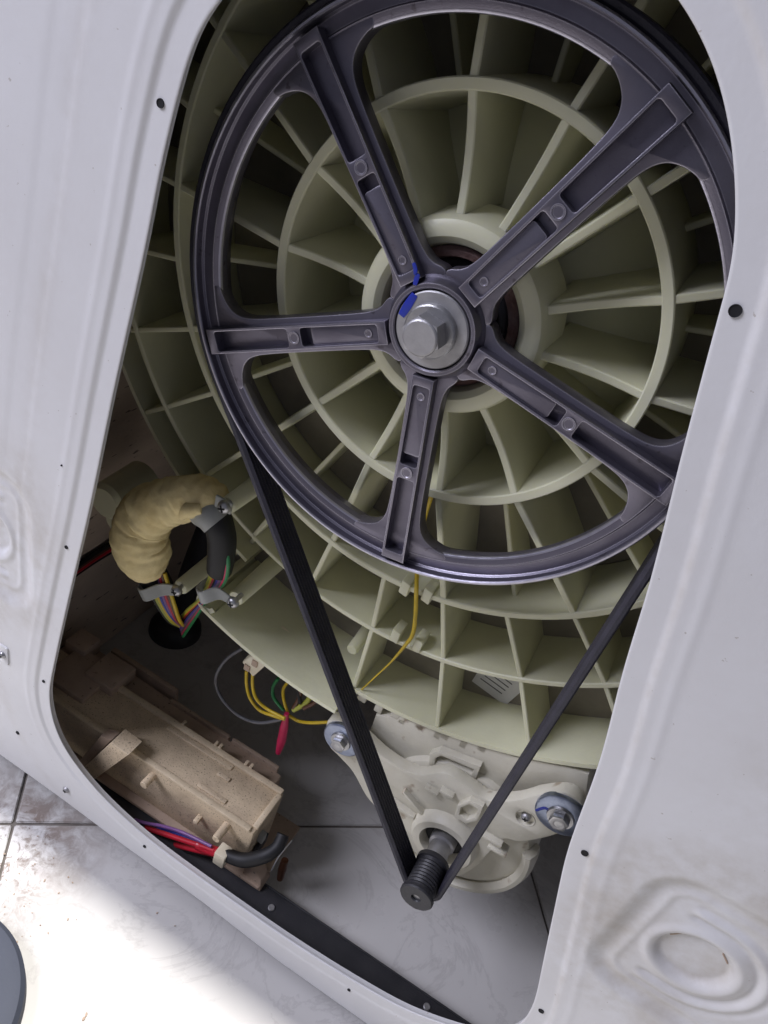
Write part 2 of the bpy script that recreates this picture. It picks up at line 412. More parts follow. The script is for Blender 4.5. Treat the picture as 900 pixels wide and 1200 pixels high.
# the lower edge as it shows in the photograph: it rises towards the left foot
le = [at_y(x_, y_, PY) for x_, y_ in ((0, 884), (70, 934), (150, 994), (240, 1059), (325, 1125), (420, 1194))]
lx = np.array([-HW] + [q.x for q in le] + [HW]); lz = np.array([le[0].z + .001] + [q.z for q in le] + [le[-1].z])
lz = np.maximum(lz, 0.008)
low = Q[:, 1] < ZB + 1e-4
Q[low, 1] = np.interp(Q[low, 0], lx, lz)
Q[:, 1] = np.maximum(Q[:, 1], np.interp(Q[:, 0], lx, lz))
# pull the four corner samples out
for cx, cz in ((-HW, lz[0]), (HW, lz[-1]), (-HW, HT), (HW, HT)):
    k = np.argmin(np.hypot(Q[:, 0] - cx, Q[:, 1] - cz)); Q[k] = (cx, cz)
def sm(a, b, x):
    t = np.clip((x - a) / (b - a), 0, 1); return t * t * (3 - 2 * t)
ds = np.r_[np.linspace(0, .030, 34), np.linspace(.030, 1, 100)[1:] * 0 + np.nan]
NT = len(ds)
V = np.zeros((NT + 4, NS, 3)); D = np.zeros((NT + 4, NS))
dist = np.hypot(*(Q - E0).T)
near = np.minimum(0.030, dist * 0.93)
for j in range(NT):
    if j < 34:
        d = near * (j / 33.0); P2 = E0 + nor * d[:, None]
    else:
        t = (j - 33) / (NT - 34.0); A = E0 + nor * near[:, None]; P2 = A + (Q - A) * t; d = np.hypot(*(P2 - E0).T)
    V[j + 4, :, 0] = P2[:, 0]; V[j + 4, :, 2] = P2[:, 1]; D[j + 4] = d
X, Z = V[4:, :, 0], V[4:, :, 2]; d = D[4:]
flat_bottom = sm(0.03, 0.075, Z)                         # the creases fade out along the narrow lower strip
H = 0.0013 * (1 - sm(.0095, .0135, d)) * (0.35 + 0.65 * flat_bottom)
H += -0.0003 * np.exp(-((d - .0205) / .0022) ** 2) * flat_bottom
H += 0.0003 * sm(.046, .050, d) * sm(.20, .30, Z) * (X < 0) - 0.0003 * sm(.062, .068, d) * sm(.20, .30, Z) * (X < 0)
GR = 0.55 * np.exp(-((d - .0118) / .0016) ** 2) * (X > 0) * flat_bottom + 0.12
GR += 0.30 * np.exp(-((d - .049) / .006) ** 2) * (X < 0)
for s in (-1, 1):
    cx, cz = s * 0.2415, 0.2685
    qx, qz = np.abs(X - cx - s * 0.010) - 0.027, np.abs(Z - cz - 0.002) - 0.031
    sd = np.hypot(np.maximum(qx, 0), np.maximum(qz, 0)) + np.minimum(np.maximum(qx, qz), 0) - 0.025   # rounded square
    rho = np.hypot(X - cx, Z - cz); an = np.degrees(np.arctan2(Z - cz, (X - cx) * s))
    H += 0.0034 * (1 - sm(-.009, .002, sd))
    H += -0.0007 * np.exp(-((sd + .0135) / .0022) ** 2)
    H += -0.0014 * np.exp(-((rho - .0225) / .0026) ** 2) + 0.0034 * (1 - sm(.0160, .0200, rho))
    ur = np.where((X - cx) * s > 0, rho, np.abs(Z - cz)); arc = sm(-.018, -.012, (X - cx) * s)
    H += (0.0014 * np.exp(-((ur - .0295) / .0018) ** 2) - 0.0010 * np.exp(-((ur - .0340) / .0020) ** 2) + 0.0008 * np.exp(-((ur - .0385) / .0018) ** 2)) * arc
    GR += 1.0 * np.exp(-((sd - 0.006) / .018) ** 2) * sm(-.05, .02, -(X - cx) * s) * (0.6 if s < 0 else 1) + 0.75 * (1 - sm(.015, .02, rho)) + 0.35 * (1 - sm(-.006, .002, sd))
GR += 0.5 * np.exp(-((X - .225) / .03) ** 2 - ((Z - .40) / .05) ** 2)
V[4:, :, 1] = PY + H
# rolled inner edge of the opening
for j, (dd, yy) in enumerate(((0.0016, .0062), (0.0012, .0040), (0.0004, .0024), (-0.0003, .0016))):
    V[j, :, 0] = E0[:, 0] + nor[:, 0] * dd; V[j, :, 2] = E0[:, 1] + nor[:, 1] * dd; V[j, :, 1] = PY + yy
GRm = np.zeros((NT + 4, NS)); GRm[4:] = GR
nv = (NT + 4) * NS
idx = np.arange(nv).reshape(NT + 4, NS)
a = idx[:-1]; b = idx[1:]
F = np.stack([a, np.roll(a, -1, 1), np.roll(b, -1, 1), b], -1).reshape(-1, 4)
me = bpy.data.meshes.new('rear_panel')
me.from_pydata(V.reshape(-1, 3).tolist(), [], F.tolist()); me.update()
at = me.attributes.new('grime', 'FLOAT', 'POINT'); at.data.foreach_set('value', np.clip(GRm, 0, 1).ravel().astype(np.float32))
bm = bmesh.new(); bm.from_mesh(me); bmesh.ops.recalc_face_normals(bm, faces=bm.faces)
bm.normal_update()
if sum(f.normal.y for f in bm.faces) > 0: bmesh.ops.reverse_faces(bm, faces=bm.faces)
bm.to_mesh(me); bm.free()
for f in me.polygons: f.use_smooth = True
rear = link('rear_panel', me, 'enamel', cab)
T = 0.0012
for s in (-1, 1):
    box('side_panel', (min(s * HW, s * (HW + T)), PY + 0.001, 0.0012), (max(s * HW, s * (HW + T)), 0.46, HT), 'enamel', cab, 0)
# dusty inner lining of the left side
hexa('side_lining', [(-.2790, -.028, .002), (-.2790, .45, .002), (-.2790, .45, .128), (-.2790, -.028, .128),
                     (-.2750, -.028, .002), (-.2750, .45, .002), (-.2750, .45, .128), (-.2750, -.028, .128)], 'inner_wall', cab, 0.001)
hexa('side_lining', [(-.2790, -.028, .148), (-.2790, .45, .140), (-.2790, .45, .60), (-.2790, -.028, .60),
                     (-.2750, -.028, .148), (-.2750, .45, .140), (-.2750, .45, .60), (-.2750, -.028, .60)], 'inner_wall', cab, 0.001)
box('top_panel', (-HW - .004, PY - 0.001, HT + .001), (HW + .004, 0.47, HT + .024), 'enamel', cab, 0.003)
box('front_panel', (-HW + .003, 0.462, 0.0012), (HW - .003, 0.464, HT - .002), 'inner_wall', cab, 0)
for s in (-1, 1):
    for y in (0.02, 0.42):
        lathe('foot', [(0.0, 0), (0.018, 0), (0.02, 0.003), (0.018, 0.009), (0.008, 0.010), (0.008, 0.0135), (0, 0.0135)], 0, 0, 'black_rubber', cab, 20)
        f = bpy.data.objects[-1] if False else col.objects[-1]
        f.matrix_parent_inverse = Matrix.Identity(4)
        f.rotation_euler = (PI / 2, 0, 0); f.location = (s * 0.255, y, 0.0006)
# black lower rail seen through the opening
plate_z = 0.0165
r1 = hexa('bottom_rail', [(-.272, -.0305, plate_z - .0015), (.272, -.0305, plate_z - .0015), (.272, .0035, plate_z - .0015), (-.272, .0035, plate_z - .0015),
                     (-.272, -.0305, plate_z), (.272, -.0305, plate_z), (.272, .0035, plate_z), (-.272, .0035, plate_z)], 'black_metal', cab, 0.0004)
box('rail_lip', (-.272, .0036, .006), (.272, .0052, plate_z + .0005), 'black_metal', cab, 0.0004)
for (px, py) in ((318, 1064), (500, 1180)):
    q = at_z(px, py, plate_z)
    sp_ = lathe('rail_screw', [(0, 0.0), (0.0022, 0.0), (0.0028, 0.0006), (0.0028, 0.0016), (0, 0.0016)], 0, 0, 'dull_steel', cab, 16)
    sp_.matrix_parent_inverse = Matrix.Identity(4); sp_.rotation_euler = (-PI / 2, 0, 0); sp_.location = (q.x, q.y, plate_z + .0013)
# screw holes around the opening: black discs painted for their dark
VX, VZ, VY = V[4:, :, 0].ravel(), V[4:, :, 2].ravel(), V[4:, :, 1].ravel()
def surf(x, z): return float(VY[np.argmin((VX - x) ** 2 + (VZ - z) ** 2)])
for (px, py, r) in ((191, 121, .0023), (862, 363, .0027), (686, 997, .0024), (635, 1182, .0022), (411, 1156, .0016), (172, 989, .0018), (80, 640, .0016), (53, 797, .0016), (24, 856, .0022),
                    (77, 543, .0007)):
    q = at_y(px, py, PY + .0026)
    h0 = surf(q.x, q.z) - .0002; r *= .85
    lathe('screw_hole', [(0, h0), (r * .8, h0 - .0001), (r * .9, h0 - .0004), (r * .95, h0 + .0005), (r * .95, h0 + .003)], q.x, q.z, 'hole', cab, 20)
q = at_y(78, 925, PY); screw(cab, q.x, surf(q.x, q.z) - .0002, q.z, .0030, 'dull_steel', 'panel_screw')
q = at_y(5, 766, PY); plate('screw_plate', rrect(q.x, q.z, .0045, .009, .001), [], PY - .0012, PY + .002, .0004, 'enamel', cab)
screw(cab, q.x, PY - .0014, q.z, .0030, 'steel', 'panel_screw')
# slits of the round knock-outs
for s in (-1, 1):
    for da in (0.5, 2.3):
        x = s * 0.2415 + .0155 * math.cos(da + .3); z = .2685 + .0155 * math.sin(da + .3)
        plate('knockout_slit', rot2(rrect(0, 0, .0035, .0004, .0003, 2), da + .3 + PI / 2, x, z), [], PY + .0062, PY + .0069, .0001, 'beige_dark', cab)

# ------------------------------------------------------------------ wash tub
tub = empty('wash_tub', (0, 0.103, AX))
tag(tub, 'pale yellow-green plastic washing machine tub with radial ribs and concentric rings', 'tub')
R1, R2, R3, R4, R5 = .0440, .0930, .1766, .2320, .2960
Y1, Y2, Y3, Y4, Y5 = .0153, .0240, .0470, .0580, .0600
A0 = 1.0; DA = 360 / 14.0
lathe('inner_back_wall', [(.034, .066), (.055, .072), (.075, .080), (.090, .088)], 0, AX, 'tub', tub, 96, smooth=50)
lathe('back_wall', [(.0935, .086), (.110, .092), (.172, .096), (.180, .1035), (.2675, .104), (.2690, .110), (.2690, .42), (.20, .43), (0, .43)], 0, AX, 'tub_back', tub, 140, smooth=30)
lathe('bearing_boss', [(.0322, .060), (.0322, .0215), (.0335, .0175), (.0365, .0153), (.0405, .0153), (.0432, .0170), (.0446, .0205), (.0462, .050)], 0, AX, 'tub', tub, 96)
lathe('bearing_sleeve', [(.0318, .022), (.0300, .0205), (.0275, .0210), (.0265, .0235), (.0265, .05)], 0, AX, 'rust', tub, 72)
sea = lathe('shaft_seal', [(.0268, .026), (.0250, .0245), (.0225, .0255), (.0215, .031), (.0195, .031), (.018, .0265), (.0150, .0265), (.0135, .034)], 0, AX, 'black_rubber', tub, 72)
lathe('drum_shaft', [(.0140, .010), (.0140, .05)], 0, AX, 'steel', tub, 48)
def ring(r, yf, yb, t, draft=.0012):
    return lathe('ring', [(r - t / 2 + .0006, yf), (r + t / 2 - .0006, yf), (r + t / 2, yf + .0007), (r + t / 2 + draft, yb), (r - t / 2 - draft, yb), (r - t / 2, yf + .0007)],
                 0, AX, 'tub', tub, 160, closed=True)
ring(R2, Y2, .088, .0052, .0022)
ring(R3, Y3, .105, .0042)
ring(R4, Y4, .106, .0036)
lathe('ring', [(R5 - .0017, Y5), (R5 + .0017, Y5), (R5 + .0028, .106), (R5 - .0028, .106)], 0, AX, 'tub', tub, 60, closed=True, a0=271, a1=322)
lathe('ring', [(.2645, .0690), (.2675, .0690), (.2685, .106), (.2635, .106)], 0, AX, 'tub', tub, 120, closed=True, a0=322.5, a1=607)
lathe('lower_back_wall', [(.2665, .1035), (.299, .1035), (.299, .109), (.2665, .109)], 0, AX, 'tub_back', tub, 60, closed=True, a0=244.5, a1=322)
def rib_mesh(r0, r1, f0, f1, b0, b1, tf, tb, dip=0.0, n=6):
    bm = bmesh.new(); rows = []
    for i in range(n + 1):
        u = i / n; r = r0 + (r1 - r0) * u
        yf = f0 + (f1 - f0) * u + dip * math.sin(PI * u); yb = b0 + (b1 - b0) * u
        h = tf / 2; e = 0.0006
        rows.append([bm.verts.new(c) for c in ((r, yb, -tb / 2), (r, yf + e, -h), (r, yf, -h + e), (r, yf, h - e), (r, yf + e, h), (r, yb, tb / 2))])
    for i in range(n):
        for j in range(5): bm.faces.new((rows[i][j], rows[i][j + 1], rows[i + 1][j + 1], rows[i + 1][j]))
    bm.faces.new(rows[0]); bm.faces.new(rows[-1])
    bmesh.ops.recalc_face_normals(bm, faces=bm.faces)
    me = bpy.data.meshes.new('rib'); bm.to_mesh(me); bm.free(); me.materials.append(M['tub']); shade(me, 35); return me
def ribs(me, angles):
    for a in angles:
        o = bpy.data.objects.new('rib', me); col.objects.link(o); o.parent = tub
        o.location = (0, -0.103, 0); o.rotation_euler = (0, -math.radians(a), 0)
ribs(rib_mesh(.0445, R2 - .0018, .0225, Y2 + .0008, .076, .090, .0040, .0085, .0035), [A0 + DA * k for k in range(14)])
ribs(rib_mesh(R2 + .0018, R3 - .0018, Y2 + .0008, Y3 + .0008, .094, .100, .0038, .0060), [A0 + DA * k for k in range(14)])
ribs(rib_mesh(R2 + .0018, R3 - .0018, .066, .064, .094, .100, .0030, .0042), [A0 + DA * (k + .5) for k in range(14)])
ribs(rib_mesh(R3 + .0018, R4 - .0016, Y3 + .0008, Y4 + .0008, .106, .106, .0032, .0048), [A0 + DA * k / 2 for k in range(28)])
ribs(rib_mesh(R4 + .0016, R5 - .0014, Y4 + .0008, Y5 + .0008, .106, .106, .0032, .0048), [A0 + DA * k / 2 for k in range(21, 25)])
ribs(rib_mesh(R4 + .0016, .272, .072, .085, .106, .106, .0032, .0044), [A0 + DA * k / 2 for k in (19, 20)])
ribs(rib_mesh(R4 + .0016, .2650, Y4 + .0008, .0700, .106, .106, .0032, .0048), [A0 + DA * k / 2 for k in list(range(8, 19)) + list(range(26, 29)) + list(range(0, 5))])
for (px, py, y, rr) in ((122, 590, .066, .016), (136, 612, .074, .013)):
    q = at_y(px, py, y); lathe('lug', [(0, y), (rr * .8, y), (rr, y + .004), (rr * 1.1, .11)], q.x, q.z, 'tub', tub, 24)
# skirt at the lower left, without ribs, with a curled end
sk = lathe('skirt', [(.2925, .033), (.2950, .0325), (.2960, .0345), (.2985, .106), (.2945, .106), (.2920, .0350)], 0, AX, 'tub', tub, 40, closed=True, a0=247.5, a1=271)
def pol(r, a): return (r * math.cos(math.radians(a)), AX + r * math.sin(math.radians(a)))
cx, cz = pol(.287, 247.6)
lathe('skirt_curl', [(.0050, .0345), (.0085, .0335), (.0090, .036), (.0095, .106), (.005, .106)], cx, cz, 'tub', tub, 24, a0=80, a1=335)
# posts and the screw bosses moulded on the tub
posts = [((272, 705), .036), ((207, 692), .036), ((263, 595), .032)]
post_xy = []
for (px, py), y in posts:
    q = at_y(px, py, y - .004); post_xy.append((q.x, y, q.z))
    lathe('screw_post', [(0, y), (.0052, y), (.0058, y + .001), (.0075, .106)], q.x, q.z, 'tub', tub, 24)
for (px, py, y) in ((362, 690, .062), (412, 762, .070), (368, 616, .060)):
    q = at_y(px, py, y); lathe('screw_post', [(0, y), (.0035, y), (.0042, y + .001), (.0060, .106)], q.x, q.z, 'tub', tub, 20)
# small wire hooks on the rings
for (px, py, y) in ((474, 690, .0465), (500, 699, .0465), (463, 746, .0575), (489, 757, .0575)):
    q = at_y(px, py, y)
    hexa('wire_hook', [(q.x - .003, y - .001, q.z - .004), (q.x + .003, y - .001, q.z - .005), (q.x + .003, y - .001, q.z + .005), (q.x - .003, y - .001, q.z + .006),
                       (q.x - .003, y + .012, q.z - .004), (q.x + .003, y + .012, q.z - .005), (q.x + .003, y + .012, q.z + .005), (q.x - .003, y + .012, q.z + .006)], 'tub', tub, .0008)
# toothed lower edge by the motor
for k in range(9):
    a = 272.5 + k * 2.1 + (k % 3) * .5
    x, z = pol(.2995, a)
    box('edge_tab', (x - .0035 + .001 * (k % 2), .062, z - .006 - .002 * (k % 2)), (x + .0035, .075, z + .003), 'cream', tub, .0008)

# ------------------------------------------------------------------ drive pulley
pul = empty('drive_pulley', (0, 0.0, AX))
tag(pul, 'large five-spoke cast aluminium drive pulley bolted to the tub shaft', 'pulley')
RO = .128
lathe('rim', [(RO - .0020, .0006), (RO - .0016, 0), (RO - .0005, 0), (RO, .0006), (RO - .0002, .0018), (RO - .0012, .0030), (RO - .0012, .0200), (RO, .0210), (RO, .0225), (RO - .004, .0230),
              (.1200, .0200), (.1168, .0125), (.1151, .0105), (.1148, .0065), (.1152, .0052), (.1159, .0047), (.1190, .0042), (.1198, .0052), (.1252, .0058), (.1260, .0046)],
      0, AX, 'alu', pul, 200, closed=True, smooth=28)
# brighter aluminium along the edges of the rim
lathe('rim_edge', [(RO - .0019, .0002), (RO - .0016, -.0003), (RO - .0007, -.0003), (RO - .0002, .0003)], 0, AX, 'alu_edge', pul, 200)
lathe('rim_edge', [(.1147, .0060), (.1150, .0050), (.1154, .0047), (.1160, .0046)], 0, AX, 'alu_edge', pul, 200)
SA = [math.radians(61.8 + 72 * k) for k in range(5)]
def side(w):       # mirrored outline from (u, half width) pairs
    pts = spline([(u, v, 0) for u, v in w], 5)
    return [(q.x, q.y) for q in pts] + [(q.x, -q.y) for q in reversed(pts)]
def bar_pt(u): return .0053 + (u - .022) / .10 * .0010
for a in SA:
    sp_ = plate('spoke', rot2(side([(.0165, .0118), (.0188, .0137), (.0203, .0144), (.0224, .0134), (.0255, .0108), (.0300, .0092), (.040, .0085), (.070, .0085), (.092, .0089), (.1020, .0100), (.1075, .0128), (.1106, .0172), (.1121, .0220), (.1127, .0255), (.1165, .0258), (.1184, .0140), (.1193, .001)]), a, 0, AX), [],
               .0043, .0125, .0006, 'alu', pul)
    def R_(pts): return rot2(pts, a, 0, AX)
    t = .0013
    u0, um0, um1, u1 = .0262, .0672, .0748, .1195
    outer = [(.0218, -.0053), (.0218, .0053), (.1232, bar_pt(.1225)), (.1232, -bar_pt(.1225))]
    def pocket(a_, b_):
        r = .0014; wa, wb = bar_pt(a_) - t, bar_pt(b_) - t
        pp = []
        for (cu, cv, b0) in ((b_ - r, wb - r, 0), (a_ + r, wa - r, 90), (a_ + r, -wa + r, 180), (b_ - r, -wb + r, 270)):
            for k in range(5):
                g = math.radians(b0 + 90 * k / 4); pp.append((cu + r * math.cos(g), cv + r * math.sin(g)))
        return pp
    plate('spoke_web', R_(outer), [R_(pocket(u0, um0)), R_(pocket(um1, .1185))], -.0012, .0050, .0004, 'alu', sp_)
    # shallow floor of the inner pocket, ejector marks
    plate('pocket_floor', R_(pocket(u0 - .0004, .0620)), [], .0004, .0050, .0003, 'alu', sp_)
    for uu, rr in ((.0710, .0030), (.0315, .0019)):
        x, z = R_([(uu, 0)])[0]
        yy = -.0015 if uu > .05 else .0001
        lathe('ejector_mark', [(0, yy + .0001), (rr * .72, yy + .0001), (rr * .8, yy - .0002), (rr, yy - .0002), (rr * 1.05, yy + .0006)], x, z, 'alu', sp_, 24)
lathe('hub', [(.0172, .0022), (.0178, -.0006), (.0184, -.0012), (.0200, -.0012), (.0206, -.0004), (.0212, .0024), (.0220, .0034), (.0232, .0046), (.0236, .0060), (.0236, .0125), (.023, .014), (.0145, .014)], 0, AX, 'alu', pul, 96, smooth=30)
lathe('washer', [(.0, -.0010), (.0164, -.0010), (.0170, -.0004), (.0172, .0020)], 0, AX, 'dull_steel', pul, 72)
lathe('lock_washer', [(.0, -.0042), (.0112, -.0042), (.0118, -.0036), (.0120, -.0006)], 0.0, AX, 'steel', pul, 64)
hx = [(.0092 * math.cos(PI / 6 + k * PI / 3 + .38), AX + .0092 * math.sin(PI / 6 + k * PI / 3 + .38)) for k in range(6)]
bo = plate('bolt', hx, [], -.0130, -.0041, .0004, 'dull_steel', pul)
lathe('bolt_face', [(0, -.0139), (.0072, -.0138), (.0078, -.0134), (.0082, -.0128)], 0, AX, 'dull_steel', bo, 40, smooth=8)
# blue marker line across hub and washer
def strip(name, pts, half, y, material, parent, n=6):
    path = spline([(x, z, 0) for x, z in pts], n); L_, R2_ = [], []
    for i, q in enumerate(path):
        t = (path[min(i + 1, len(path) - 1)] - path[max(i - 1, 0)]).normalized(); nn = Vector((-t.y, t.x, 0))
        h = half * (0.72 + 0.3 * math.sin(PI * (i + 0.6) / (len(path) + 0.2)))
        L_.append((q.x + nn.x * h, q.y + nn.y * h)); R2_.append((q.x - nn.x * h, q.y - nn.y * h))
    return plate(name, L_ + R2_[::-1], [], y, y + .0005, .00005, material, parent)
def pz(l, y): return [(at_y(x, z, y).x, at_y(x, z, y).z) for x, z in l]
strip('marker_line', pz([(470, 370), (477, 359), (486, 345)], -.0012), .0019, -.0013, 'ink', pul)
strip('marker_line', pz([(486, 334), (488, 327), (490, 321)], -.0015), .0011, -.0016, 'ink', pul)
strip('marker_line', pz([(487, 322), (487, 315), (485, 308)], -.0012), .0009, -.0016, 'ink', pul)

# ------------------------------------------------------------------ motor
MX, MZ = .1105, .1405
mot = empty('electric_motor', (MX, 0.06, 0.0))
tag(mot, 'cream plastic-cased electric motor with black shaft pulley below the tub', 'motor')
BY = .045
lug_l = at_y(400, 868, BY - .008); lug_r = at_y(657, 957, BY - .008); hol = at_y(615, 961, BY - .001)
outl = [(383, 846), (400, 846), (422, 862), (452, 889), (487, 908), (520, 906), (548, 922), (572, 938), (605, 938), (632, 931), (662, 929), (680, 940), (684, 955), (676, 969), (643, 981), (610, 987), (590, 984),
        (574, 999), (556, 1018), (532, 1028), (505, 1018), (487, 1000), (472, 985), (456, 968), (441, 948), (428, 932), (413, 905), (398, 888), (384, 872)]
pl = [(at_y(x, z, BY).x, at_y(x, z, BY).z) for x, z in outl]
pl = [(q.x, q.y) for q in spline([(x, z, 0) for x, z in pl], 4, True)]
plate('front_bracket', pl, [circle(MX, MZ, .0175, 40), circle(hol.x, hol.z, .0065, 24)], BY, BY + .010, .0014, 'cream', mot)
lathe('housing', [(.0155, .0575), (.017, .056), (.052, .0545), (.058, .058), (.0615, .066), (.0625, .080), (.0625, .128), (.060, .130), (.060, .20), (.0, .21)], MX, MZ, 'cream', mot, 72)
lathe('bearing_boss', [(.0160, .062), (.0160, .0385), (.0172, .0365), (.0225, .0365), (.0245, .0385), (.0262, .046)], MX, MZ, 'cream', mot, 56)
lathe('bearing', [(.0072, .0445), (.0110, .0435), (.0150, .0440), (.0162, .047)], MX, MZ, 'hole', mot, 40)  # black colour paints the dark of the boss recess
lathe('shaft', [(.0, -.0062), (.0045, -.0062), (.0052, -.0055), (.0056, -.004), (.0056, .022), (.0075, .0225), (.0080, .024), (.0078, .036), (.0095, .037), (.0098, .046), (.0070, .047), (.0070, .06)], MX, MZ, 'dull_steel', mot, 40)
prof = [(.0030, -.0072), (.0036, -.0082), (.0112, -.0082), (.0120, -.0072), (.0120, -.0052), (.0104, -.0042)]
for k in range(8):
    y = -.0030 + k * .0026; prof += [(.0106, y), (.0099, y + .0013)]
prof += [(.0106, .0185), (.0118, .0190), (.0118, .0222), (.0080, .0225)]
lathe('shaft_pulley', prof, MX, MZ, 'black_rubber', mot, 44, smooth=25)
# cooling ribs and slots moulded into the casing
for k, ang in enumerate((150, 172)):
    a = math.radians(ang); r0, r1 = .0262, .047
    c, s = math.cos(a), math.sin(a); tw = .0013
    p4 = [(r0, -tw), (r1, -tw), (r1, tw), (r0, tw)]
    o4 = [(MX + x * c - z * s, MZ + x * s + z * c) for x, z in p4]
    plate('casing_rib', o4, [], BY - .0045, BY + .004, .0005, 'cream', mot)
def pslab(name, loop, y0, y1, material, parent, bev=.001):
    return plate(name, [(at_y(x, z, y0).x, at_y(x, z, y0).z) for x, z in loop], [], y0, y1, bev, material, parent)
# upper casing between the bracket and the tub: a stepped block with a framed pocket
def topblock(name, loop_px, ref_y, y0, y1, material, bev=.0012):
    return plate(name, [(at_y(x, z, ref_y).x, at_y(x, z, ref_y).z) for x, z in loop_px], [], y0, y1, bev, material, mot)
topblock('upper_casing', [(440, 838), (470, 842), (505, 853), (560, 872), (600, 886), (640, 894), (668, 900), (690, 908), (686, 940), (640, 936), (575, 944), (540, 930), (490, 912), (460, 894), (430, 866)], .062, .062, .100, 'cream')
def frame(name, loop, hole, y0, y1):
    f2 = lambda l: [(at_y(x, z, y0).x, at_y(x, z, y0).z) for x, z in l]
    return plate(name, f2(loop), [f2(hole)], y0, y1, .0007, 'cream', mot)
frame('casing_frame', [(503, 884), (515, 880), (563, 899), (553, 924), (540, 922), (502, 905)], [(510, 889), (517, 886), (555, 902), (549, 916), (538, 914), (509, 901)], .0565, .064)
frame('casing_frame', [(536, 944), (550, 938), (566, 946), (560, 962), (546, 966), (532, 958)], [(540, 947), (550, 943), (560, 949), (556, 958), (547, 961), (538, 955)], .0405, .047)
for (px, py, w_, h_) in ((505, 928, .005, .0014), (523, 931, .005, .0014), (575, 985, .008, .0015), (582, 998, .007, .0015)):
    q = at_y(px, py, .041); box('casing_rib', (q.x - w_, .0405, q.z - h_), (q.x + w_, .050, q.z + h_), 'cream', mot, .0004)
lathe('casing_band', [(.0545, .0540), (.0580, .0500), (.0610, .0500), (.0640, .0560), (.0645, .0640), (.0600, .0660)], MX, MZ, 'cream', mot, 60, closed=True, a0=-130, a1=20)
lathe('bolt_recess', [(.0066, BY), (.0060, BY + .003), (.0, BY + .003)], hol.x, hol.z, 'cream', mot, 24)
screw(mot, hol.x, BY + .0018, hol.z, .0034, 'dull_steel', 'casing_screw')
def flange_bolt(q, r, name='mount_bolt', mark=False):
    y = BY - .0010
    b = lathe(name, [(r * .40, y - .0024), (r * .93, y - .0022), (r, y - .0014), (r, y + .002)], q.x, q.z, 'blue_zinc', mot, 48)
    hx = circle(q.x, q.z, r * .38, 6, .4)
    hd = plate('bolt_head', hx, [], y - .0085, y - .0030, .0005, 'steel', b)
    lathe('bolt_collar', [(0, y - .0040), (r * .50, y - .0040), (r * .54, y - .0022)], q.x, q.z, 'steel', b, 32)
    lathe('bolt_dimple', [(0, y - .0082), (r * .14, y - .0084), (r * .19, y - .0088), (r * .26, y - .0087), (r * .31, y - .0083)], q.x, q.z, 'dull_steel', hd, 24)
    return b
b1 = flange_bolt(at_y(400, 868, BY - .003), .0150)
b2 = flange_bolt(at_y(657, 957, BY - .003), .0170)
strip('marker_line', pz([(628, 950), (638, 947), (645, 951)], BY - .0034), .0010, BY - .0036, 'ink', b2)

# ------------------------------------------------------------------ drive belt
def tangent_belt(r_big, r_small):
    c0 = Vector((0, AX)); c1 = Vector((MX, MZ)); dv = c1 - c0; L_ = dv.length; base = math.atan2(dv.y, dv.x)
    ac = math.acos((r_big - r_small) / L_)
    a1, a2 = base + ac, base - ac
    pts = []
    n = 150; sweep = 2 * PI - 2 * ac
    for i in range(n + 1):
        a = a1 + sweep * i / n; pts.append((c0.x + r_big * math.cos(a), c0.y + r_big * math.sin(a)))
    e = Vector(pts[-1]); st = c1 + r_small * Vector((math.cos(a2), math.sin(a2)))
    for i in range(1, 24): q = e.lerp(st, i / 24); pts.append((q.x, q.y))
    m_ = 30
    for i in range(m_ + 1):
        a = a2 + 2 * ac * i / m_; pts.append((c1.x + r_small * math.cos(a), c1.y + r_small * math.sin(a)))
    e = Vector(pts[-1]); st = Vector(pts[0])
    for i in range(1, 24): q = e.lerp(st, i / 24); pts.append((q.x, q.y))
    return pts
ip = tangent_belt(RO - .0010, .0108); opn = tangent_belt(RO + .0038, .0152)
bm = bmesh.new(); rows = []
W0, W1 = .0022, .0200
nr = 7
for (ix, iz), (ox, oz) in zip(ip, opn):
    row = [(ox, W0 + .0006, oz), (ox, W1 - .0006, oz), ((ox * .8 + ix * .2), W1, (oz * .8 + iz * .2))]
    for k in range(nr):
        y = W1 - .0004 - (W1 - W0 - .0008) * (k + .5) / nr; hwid = (W1 - W0 - .0008) / nr / 2
        row += [(ix * .6 + ox * .4, y + hwid * .95, iz * .6 + oz * .4), (ix, y + hwid * .35, iz), (ix, y - hwid * .35, iz)]
    row.append((ix * .6 + ox * .4, W0, iz * .6 + oz * .4)); row.append(((ox * .8 + ix * .2), W0, (oz * .8 + iz * .2)))
    rows.append([bm.verts.new(c) for c in row])
for i in range(len(rows)):
    A, B = rows[i], rows[(i + 1) % len(rows)]
    for j in range(len(A)): bm.faces.new((A[j], A[(j + 1) % len(A)], B[(j + 1) % len(A)], B[j]))
belt = from_bm(bm, 'drive_belt', 'belt', None, 30)
tag(belt, 'black ribbed rubber drive belt looped from the large pulley down to the motor shaft', 'belt')

